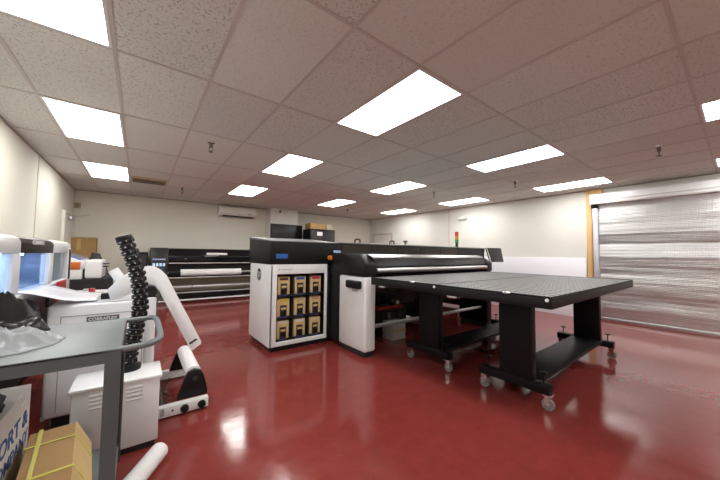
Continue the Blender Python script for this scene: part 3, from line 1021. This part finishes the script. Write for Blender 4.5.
for y0, y1 in ((2.31, 2.655), (2.805, 3.555)):
    MB().box(-.632, -.628, y0, y1, 1.022, 1.26).obj('window_pane', PANE, t, smooth=0)
MB().box(-.632, -.628, 3.72, 4.345, 1.0, 1.26).obj('side_window', mat('smoky_pane', (.30, .40, .46), .1), t, smooth=0)
MB().box(-1.14, -.62, 2.30, 4.35, .76, .955).obj('lower_body', DARKRED, t)
MB().box(-.625, -.598, 3.85, 4.32, .80, .99, .006).obj('red_panel', RED, t)
MB().box(-.628, -.60, 3.62, 3.84, .80, .985, .004).obj('black_panel', SLOT, t)
MB().box(-.61, -.598, 2.68, 2.76, .86, 1.0, .003).obj('film_strip', PAPER, t, 'narrow white strip hanging from the deck')
st = MB()
for x in (-1.12, -.68):
    for y in (2.36, 4.28):
        st.box(x - .03, x + .03, y - .03, y + .03, 0, .76)
st.box(-1.15, -.65, 2.33, 4.31, .30, .34)
st.obj('stand', BLACKM, t)
MB().cyl((-.64, 2.36, .84), (-.64, 2.95, .84), .12, seg=28).obj('take_up_roll', BLACKG, t, 'black take-up roll')
MB().cyl((-.64, 2.31, .84), (-.64, 2.985, .84), .025).obj('roll_spindle', SILVER, t)

# film web
rows = []
prof = [(-.70, 1.006), (-.595, 1.006), (-.55, .990), (-.48, .958), (-.42, .930), (-.36, .913), (-.30, .906), (-.27, .904), (-.25, .904)]
for k, (x, z) in enumerate(prof):
    y0 = 2.84 + .20 * min(1, max(0, (x + .60) / .30))
    rows.append([(x, y0 + .62 * q / 6, z + .003 * math.sin(q)) for q in range(7)])
tag(MB().sheet(rows, .002).obj('film_web', FILM, None, smooth=180), 'white film sheet running out of the blue lit bay to the dryer', 'film sheet')

# ------------------------------------------------------------------ film dryer (white stand with name plate)
t = thing('film_dryer', 'white floor standing film dryer with name plate and curved guide', 'dryer', (-.15, 3.5, 0))
MB().box(-.505, .06, 3.0, 4.0, .09, .885, .018, 3).obj('body', WHITE, t)
MB().box(-.505, -.485, 2.997, 3.0, .09, .12).obj('foot_trim', GROOVE, t)
q = MB()
q.box(-.435, -.43, 2.997, 3.001, .12, .80)
q.box(-.435, .05, 2.997, 3.001, .80, .805)
q.box(.045, .05, 2.997, 3.001, .12, .80)
q.obj('door_seam', GROOVE, t, smooth=0)
pl = MB().box(-.295, -.105, 2.993, 3.0, .748, .787, .002).obj('name_plate', PLATE, t)
text('lettering', 'COBRAFLEX', .031, (-.285, 2.992, .757), (1, 0, 0), (0, 0, 1), TEXTW, pl, .002, bold=.0006, xscale=.98)
MB().cyl((.095, 3.03, .08), (.095, 3.03, .90), .038, seg=24, bev=.015).obj('corner_post', WHITE, t)
MB().box(-.46, .05, 3.06, 3.9, .0, .09).obj('base', SLOT, t)
MB().box(-.48, .04, 3.02, 3.98, .885, .892).obj('top_plate', mat('pale_grey_plate', (.60, .62, .65), .3, metal=.2), t)
MB().lathe([(.024, 0), (.024, .03), (.02, .036)], (-.345, 3.78, .892), 'Z', 18).obj('red_button', RED, t)
MB().box(-.235, -.175, 3.16, 3.24, .892, .94, .008).obj('black_switch', BLACK, t)
# guide arch: side plates with a curved deck between them
outer = [(-.185, .985), (-.115, 1.072), (-.03, 1.130), (.04, 1.160), (.075, 1.165), (.11, 1.160), (.155, 1.130), (.195, 1.085), (.482, .475), (.48, .452), (.415, .408), (.40, .412)]
inner = [(.145, .955), (.115, 1.0), (.075, 1.012), (.045, 1.0), (.0, .965), (-.115, .905), (-.165, .90)]
guide = MB().prism(outer + inner, 'Y', 3.0, 3.035, .006).obj('media_guide', WHITEG, t, 'curved white guide plate')
MB().box(-.033, .033, 2.994, 3.0, -.009, .009, .002, mtx=Matrix.Translation((.415, 0, .488)) @ Matrix.Rotation(-.55, 4, 'Y')).obj('guide_slot', SLOT, guide)
MB().cyl((.085, 3.035, .945), (.085, 3.75, .945), .05, seg=24).obj('guide_roller', CHAR, t)
MB().tube(catmull([(.175, 3.04, .93), (.14, 3.04, .85), (.115, 3.04, .74), (.10, 3.04, .64)], 4), .006, 8).obj('guide_wire', GREYL, t)
MB().box(-.035, .035, 3.045, 3.055, -.05, .05, .003, mtx=Matrix.Translation((-.135, 0, 1.095)) @ Matrix.Rotation(-.55, 4, 'Y')).obj('guide_tab', PAPER, t)
MB().box(.13, .16, 3.1, 3.5, .60, .72, .01).obj('side_bracket', BLACK, t)
for x in (-.40, .0):
    MB().box(x - .02, x + .02, 3.9, 3.94, .885, .91).obj('rear_clip', SILVER, t)

# ------------------------------------------------------------------ fume extractor with hose
t = thing('fume_extractor', 'white vented extractor box with a black jointed hose', 'extractor', (-.07, 2.53, 0))
MB().box(-.285, .145, 2.395, 2.68, .04, .445, .008).obj('body', WHITE, t)
MB().box(-.297, .157, 2.385, 2.69, .442, .465, .006).obj('lid', WHITEG, t)
MB().box(-.27, .13, 2.41, 2.66, 0, .04).obj('base', SLOT, t)
for gx0, gx1 in ((-.205, -.085), (-.03, .055)):
    q = MB()
    for k in range(4):
        z = .335 + .024 * k
        q.prism([(2.396, z), (2.386, z + .002), (2.390, z + .013), (2.396, z + .014)], 'X', gx0, gx1)
    q.obj('louvre', WHITEG, t)
    q = MB()
    for k in range(4):
        z = .335 + .024 * k
        q.box(gx0, gx1, 2.3935, 2.396, z - .004, z + .001)
    q.obj('vent_slot', GROOVE, t, smooth=0)
HP = catmull([(-.028, 2.62, .465), (-.024, 2.62, .58), (.0, 2.62, .72), (.018, 2.62, .84), (.022, 2.62, .92), (.012, 2.62, 1.04), (-.018, 2.62, 1.18), (-.058, 2.62, 1.30), (-.086, 2.62, 1.375)], 12)
# resample by length
acc = [0]
for a, b_ in zip(HP, HP[1:]):
    acc.append(acc[-1] + (b_ - a).length)
Lh = acc[-1]


def at_len(sv):
    for k in range(len(acc) - 1):
        if acc[k + 1] >= sv:
            f = (sv - acc[k]) / max(1e-9, acc[k + 1] - acc[k])
            return HP[k].lerp(HP[k + 1], f)
    return HP[-1]


SEG = .040
nseg = int(Lh / SEG)
SEG = Lh / nseg
hb = bmesh.new()
rings, NS = [], 32
for k in range(nseg):
    for fr, rd, lob in ((0, .039, 0), (.12, .043, .3), (.22, .045, 1), (.38, .046, 1), (.54, .046, 1), (.70, .045, 1), (.82, .043, .3), (.94, .039, 0)):
        sv = (k + fr) * SEG
        p0 = at_len(sv)
        dr = (at_len(min(Lh, sv + .02)) - at_len(max(0, sv - .02))).normalized()
        a1 = Vector((0, 1, 0))
        a2 = dr.cross(a1).normalized()
        ring = []
        for q in range(NS):
            an = 2 * math.pi * q / NS
            lobe = max(0, math.cos(8 * an + (math.pi if k % 2 else 0))) ** .5
            rad_ = rd + lob * (.009 * lobe - .0035)
            ring.append(hb.verts.new(p0 + rad_ * (math.cos(an) * a1 + math.sin(an) * a2)))
        rings.append(ring)
for ri, (ra, rb) in enumerate(zip(rings, rings[1:])):
    for q in range(NS):
        fc = hb.faces.new((ra[q], ra[(q + 1) % NS], rb[(q + 1) % NS], rb[q]))
        if ri % 8 == 3 and (q + (2 if (ri // 8) % 2 else 0)) % 4 == 0:
            fc.material_index = 1  # pale link faces; their colour stands in for glints on the hose
hb.faces.new(rings[0])
hb.faces.new(rings[-1][::-1])
bmesh.ops.recalc_face_normals(hb, faces=hb.faces[:])
hose = MB()._merge(hb).obj('hose', HOSE, t, 'black jointed exhaust hose', smooth=25)
hose.data.materials.append(ROLLER)
MB().lathe([(.068, 0), (.072, .006), (.072, .03), (.05, .034)], (-.028, 2.61, .465), 'Z', 24).obj('hose_collar', BLACK, t)
ed = (at_len(Lh) - at_len(Lh - .03)).normalized()
MB().cyl(at_len(Lh) - ed * .015, at_len(Lh) + ed * .02, .05, seg=24, bev=.006).obj('hose_end', HOSE, t)

# ------------------------------------------------------------------ film winder
t = thing('film_winder', 'floor film winder with white roll between black brackets', 'winder', (.35, 3.1, 0))
b0 = MB()
b0.box(.165, .505, 2.72, 2.775, .012, .092, .005)
near = b0.obj('base_rail', WHITE, t)
for x in (.335, .455):
    MB().lathe([(.026, 0), (.03, -.006), (.028, -.022), (.012, -.026)], (x, 2.72, .05), 'Y', 20).obj('knob', BLACK, near)
MB().cyl((.255, 2.712, .055), (.255, 2.722, .055), .007, seg=12).obj('bolt', SLOT, near)
MB().box(.175, .20, 2.716, 2.722, .03, .08).obj('rating_sticker', TEXTG, near)
MB().box(.165, .505, 3.52, 3.575, .012, .092, .005).obj('base_rail', WHITE, t)
MB().box(.165, .20, 2.775, 3.52, .02, .08, .004).obj('side_rail', CHAR, t)
q = MB()
for y in (2.70, 3.55):
    q.box(.19, .23, y + .03, y + .06, 0, .013)
    q.box(.45, .49, y + .03, y + .06, 0, .013)
q.obj('rubber_foot', SLOT, t)
BR = [(.285, .09), (.505, .09), (.508, .12), (.478, .25), (.455, .295), (.405, .312), (.36, .295), (.338, .25)]
for y0 in (2.785, 3.50):
    br = MB().prism(BR, 'Y', y0, y0 + .045, .006).obj('bracket', BLACK, t)
    MB().lathe([(.018, 0), (.018, -.008), (.008, -.012)], (.41, y0, .235), 'Y', 16).obj('hub_bolt', CHAR, br)
MB().cyl((.405, 2.83, .268), (.405, 3.50, .268), .058, seg=32).obj('film_roll', PAPER, t, 'white film roll')
MB().tube(catmull([(.22, 2.80, .09), (.26, 3.0, .05), (.22, 3.2, .03), (.28, 3.4, .06)], 5), .006, 8).obj('cable', BLACK, t)

# ------------------------------------------------------------------ second film printer behind
t = thing('film_printer', 'smaller white film printer with orange window behind the blue-lit printer', 'printer', (-.85, 6.1, 0))
MB().box(-1.20, -.625, 5.60, 6.45, .8865, 1.03, .01).obj('lower_body', WHITE, t)
MB().prism([(-1.20, 1.03), (-1.20, 1.28), (-.95, 1.28), (-.60, 1.125), (-.60, 1.03)], 'Y', 5.60, 6.45, .01).obj('cover', WHITE, t)
MB().prism([(-.96, 1.287), (-.93, 1.294), (-.645, 1.165), (-.655, 1.152)], 'Y', 5.62, 6.43).obj('tinted_lid', BLUELID, t, 'blue see-through lid')
MB().box(-1.10, -.645, 5.594, 5.60, 1.02, 1.125, .002).obj('orange_window', ORWIN, t, 'orange see-through window')
MB().box(-.605, -.42, 5.62, 6.25, .8865, 1.155, .03, 4).obj('end_module', WHITEG, t)
MB().box(-.622, -.606, 5.63, 6.3, .89, 1.13).obj('module_gap', SLOT, t)
q = MB()
q.box(-.42, -.345, 5.72, 5.74, 1.09, 1.105)
q.box(-.42, -.35, 5.72, 5.74, 1.05, 1.065)
q.obj('prong', BLACK, t)
# draped black cloth covered bench
def bench_rows(z):
    out = []
    flare = (.885 - z) * .12
    N_ = 64
    per = []
    x0, x1, y0, y1 = -1.21, -.37, 5.55, 7.0
    for k in range(N_):
        f = 4 * k / N_
        s_, fr = int(f), f - int(f)
        p = [(x0 + (x1 - x0) * fr, y0), (x1, y0 + (y1 - y0) * fr), (x1 - (x1 - x0) * fr, y1), (x0, y1 - (y1 - y0) * fr)][s_]
        nrm = [(0, -1), (1, 0), (0, 1), (-1, 0)][s_]
        wv = flare * (.5 + .5 * math.sin(k * 1.7)) + .012 * math.sin(k * .9) * (1 - z)
        if s_ == 3:
            wv = 0
        per.append((p[0] + nrm[0] * wv, p[1] + nrm[1] * wv, z))
    per.append(per[0])
    return per


bn = thing('cloth_covered_bench', 'bench draped in black cloth under the orange window printer', 'bench', (-.8, 6.0, 0))
MB().sheet([bench_rows(z) for z in (.86, .80, .65, .45, .25, .05)], .006).obj('cloth', CLOTH, bn, smooth=60)
MB().box(-1.205, -.375, 5.555, 6.99, .845, .885, .008).obj('bench_top', CLOTH, bn)
q = MB()
for x in (-1.15, -.45):
    for y in (5.62, 6.92):
        q.box(x - .02, x + .02, y - .02, y + .02, 0, .85)
q.obj('legs', BLACKM, bn)


# crumpled bags: a low heap of creased film with a flat underside
def heap(c, rx, ry, h, seed, rot=0.0, crease=1.0, nr=26, na=90):
    b = bmesh.new()
    rings = []
    ca, sa = math.cos(rot), math.sin(rot)
    for i in range(nr + 1):
        rho = i / nr
        ring = []
        for k in range(na):
            an = 2 * math.pi * k / na
            edge = 1 + .22 * noise.noise(Vector((math.cos(an) * 1.3, math.sin(an) * 1.3, seed))) + .08 * noise.noise(Vector((math.cos(an) * 4, math.sin(an) * 4, seed)))
            px_, py_ = math.cos(an) * rho * edge, math.sin(an) * rho * edge
            P_ = Vector((px_ * 1.9, py_ * 1.9, seed * 1.3))
            ridge = 1 - abs(noise.noise(P_)) * 2.2
            ridge2 = 1 - abs(noise.noise(P_ * 2.7 + Vector((5, 1, 0)))) * 2.0
            top = max(0, 1 - rho ** 2.4)
            z = h * top * (.42 + crease * (.46 * ridge + .09 * ridge2)) + .006 * (1 - rho)
            if i == nr:
                z = .004
            ring.append(b.verts.new((c[0] + ca * px_ * rx - sa * py_ * ry, c[1] + sa * px_ * rx + ca * py_ * ry, c[2] + max(.002, z))))
            if i == 0:
                break
        rings.append(ring)
    for k in range(na):
        b.faces.new((rings[0][0], rings[1][k], rings[1][(k + 1) % na]))
    for ra, rb in zip(rings[1:], rings[2:]):
        for k in range(na):
            b.faces.new((ra[k], rb[k], rb[(k + 1) % na], ra[(k + 1) % na]))
    low = [b.verts.new((v.co.x, v.co.y, c[2])) for v in rings[-1]]
    for k in range(na):
        b.faces.new((rings[-1][k], low[k], low[(k + 1) % na], rings[-1][(k + 1) % na]))
    b.faces.new(low[::-1])
    bmesh.ops.recalc_face_normals(b, faces=b.faces[:])
    return MB()._merge(b)


tag(heap((-.62, 6.78, .887), .19, .15, .40, 4.1, .2).obj('black_bag', BAGB, None, smooth=60), 'black bag standing on the cloth covered bench behind the orange window printer', 'bag')

# ------------------------------------------------------------------ steel cart in front
ZC = .893
t = thing('utility_cart', 'grey steel utility cart in the lower left of the photo', 'cart', (-.5, 1.87, 0))
CX0, CX1, CY0, CY1 = -.97, -.042, 1.535, 2.205
tr = MB().box(CX0, CX1, CY0, CY1, ZC - .012, ZC, .003).obj('top_shelf', STEEL, t)
q = MB()
q.box(CX0, CX1, CY0, CY0 + .006, ZC - .052, ZC - .004)
q.box(CX0, CX1, CY1 - .006, CY1, ZC - .052, ZC - .004)
q.box(CX0, CX0 + .006, CY0, CY1, ZC - .052, ZC - .004)
q.box(CX1 - .006, CX1, CY0, CY1, ZC - .052, ZC - .004)
q.obj('shelf_edge', STEELD, tr, smooth=0)
for x, sx in ((CX0, 1), (CX1, -1)):
    for y, sy in ((CY0, 1), (CY1, -1)):
        l = MB()
        xs = sorted((x, x + sx * .05))
        xt = sorted((x, x + sx * .006))
        ys = sorted((y, y + sy * .05))
        yt = sorted((y, y + sy * .006))
        l.box(xs[0], xs[1], yt[0] - .001, yt[1], .10, ZC - .005)
        l.box(xt[0], xt[1] , ys[0], ys[1], .10, ZC - .005)
        lg = l.obj('leg', STEELD, t, smooth=0)
        cs = MB()
        cx, cy = x + sx * .04, y + sy * .04
        cs.box(cx - .03, cx + .03, cy - .03, cy + .03, .10, .115)
        cs.box(cx - .022, cx - .017, cy - .02, cy + .02, .04, .10)
        cs.box(cx + .017, cx + .022, cy - .02, cy + .02, .04, .10)
        cs.cyl((cx - .024, cy, .045), (cx + .024, cy, .045), .007, seg=10)
        c1 = cs.obj('caster', CHROME, t)
        MB().cyl((cx - .014, cy, .045), (cx + .014, cy, .045), .045, seg=24, bev=.006).obj('wheel', CASTW, c1)
lo = MB().box(CX0 + .007, CX1 - .007, CY0 + .007, CY1 - .007, .178, .19, .003).obj('lower_shelf', STEEL, t)
q = MB()
q.box(CX0 + .006, CX1 - .006, CY0 + .006, CY0 + .011, .14, .185)
q.box(CX0 + .006, CX1 - .006, CY1 - .011, CY1 - .006, .14, .185)
q.obj('shelf_edge', STEELD, lo, smooth=0)
hp = catmull([(CX1 - .005, CY0 + .025, ZC - .012), (-.01, CY0 + .025, ZC - .010), (.045, CY0 + .03, ZC - .006), (.08, CY0 + .06, ZC - .002), (.094, CY0 + .13, ZC + .0), (.098, 1.87, ZC + .0),
              (.094, CY1 - .13, ZC + .0), (.08, CY1 - .06, ZC - .002), (.045, CY1 - .03, ZC - .006), (-.01, CY1 - .025, ZC - .010), (CX1 - .005, CY1 - .025, ZC - .012)], 6)
MB().tube(hp, .0135, 14).obj('handle', STEEL, t)

# things on the cart
tag(heap((-.44, 1.755, ZC + .001), .21, .12, .085, 2.3, .35, 1.2, 40, 140).obj('plastic_bag', BAGC, None, smooth=70), 'clear crumpled plastic bag on the steel cart top', 'plastic bag')
tag(heap((-.57, 2.055, ZC + .001), .25, .085, .24, 9.7, .22).obj('black_bag', BAGB, None, smooth=70), 'crumpled black bag on the steel cart behind the clear bag', 'bag')

# printed shipping box on the lower shelf
t = thing('shipping_box', 'off-white box with blue printed lettering on the lower cart shelf', 'box', (-.62, 1.85, .19))
MB().box(-.86, -.405, 1.56, 2.185, .192, .615, .004).obj('carton', CARDW, t)
text('lettering', 'PORT &', .10, (-.4035, 1.70, .450), (0, 1, 0), (0, 0, 1), NAVY, t, .001, bold=.002, xscale=1.28)
text('lettering', 'COMPANY', .08, (-.4035, 1.69, .362), (0, 1, 0), (0, 0, 1), NAVY, t, .001, bold=.0005, xscale=1.2)
MB().box(-.4045, -.4035, 2.02, 2.10, .56, .575).obj('tape_scrap', PAPER, t)

tag(heap((-.54, 1.86, .617), .125, .25, .12, 6.2, 0).obj('black_cover', CLOTH, None, smooth=60), 'black heap added to darken the top of the box with blue lettering', 'cloth')  # black heap added so that the pale box top reads dark

# strapped carton
t = thing('strapped_carton', 'brown cardboard carton bound with yellow straps on the lower cart shelf', 'carton', (-.25, 1.83, .19))
RZ = Matrix.Translation((-.255, 1.86, 0)) @ Matrix.Rotation(.10, 4, 'Z')
CP = [(-.105, .192), (.115, .192), (.115, .265), (.055, .392), (-.105, .392)]
MB().prism(CP, 'Y', -.27, .27, .005, mtx=RZ).obj('carton', CARD, t)
MB().prism([(.053, .3935), (.058, .3925), (.119, .2645), (.114, .262)], 'Y', -.272, .272, mtx=RZ).obj('lid_flap', CARDL, t)
for y in (-.15, .12):
    ST = [(-.108, .193), (-.108, .396), (.057, .396), (.121, .266), (.121, .193), (.117, .193), (.117, .265), (.055, .3935), (-.1055, .3935), (-.1055, .193)]
    MB().prism(ST, 'Y', y - .007, y + .007, mtx=RZ).obj('strap', YELLOW, t, smooth=0)
q = MB()
q.prism([(-.273, .193), (-.273, .3985), (.273, .3985), (.273, .193), (.271, .193), (.271, .396), (-.271, .396), (-.271, .193)], 'X', -.075, -.060, mtx=RZ)
q.obj('strap', YELLOW, t, smooth=0)

# paper roll on the floor beside the cart
t = thing('paper_roll', 'white paper roll lying on the floor at the cart leg', 'paper roll', (.05, 2.05, 0))
pa, pb = Vector((.150, 2.235, .05)), Vector((-.190, 1.645, .05))
MB().cyl(pa, pb, .05, seg=32, bev=.004).obj('roll', PAPER, t)
dv = (pa - pb).normalized()
MB().cyl(pa - dv * .01, pa + dv * .002, .02, seg=20).obj('core', CARDW, t)

# ------------------------------------------------------------------ world and view
wd = bpy.data.worlds.new('world')
wd.use_nodes = True
wd.node_tree.nodes['Background'].inputs[0].default_value = (0.5, 0.55, 0.6, 1)
wd.node_tree.nodes['Background'].inputs[1].default_value = 0.1
SC.world = wd
SC.view_settings.view_transform = 'Standard'
SC.view_settings.look = 'None'
SC.view_settings.gamma = 1
SC.view_settings.exposure = 0.0
SC.view_settings.use_curve_mapping = False
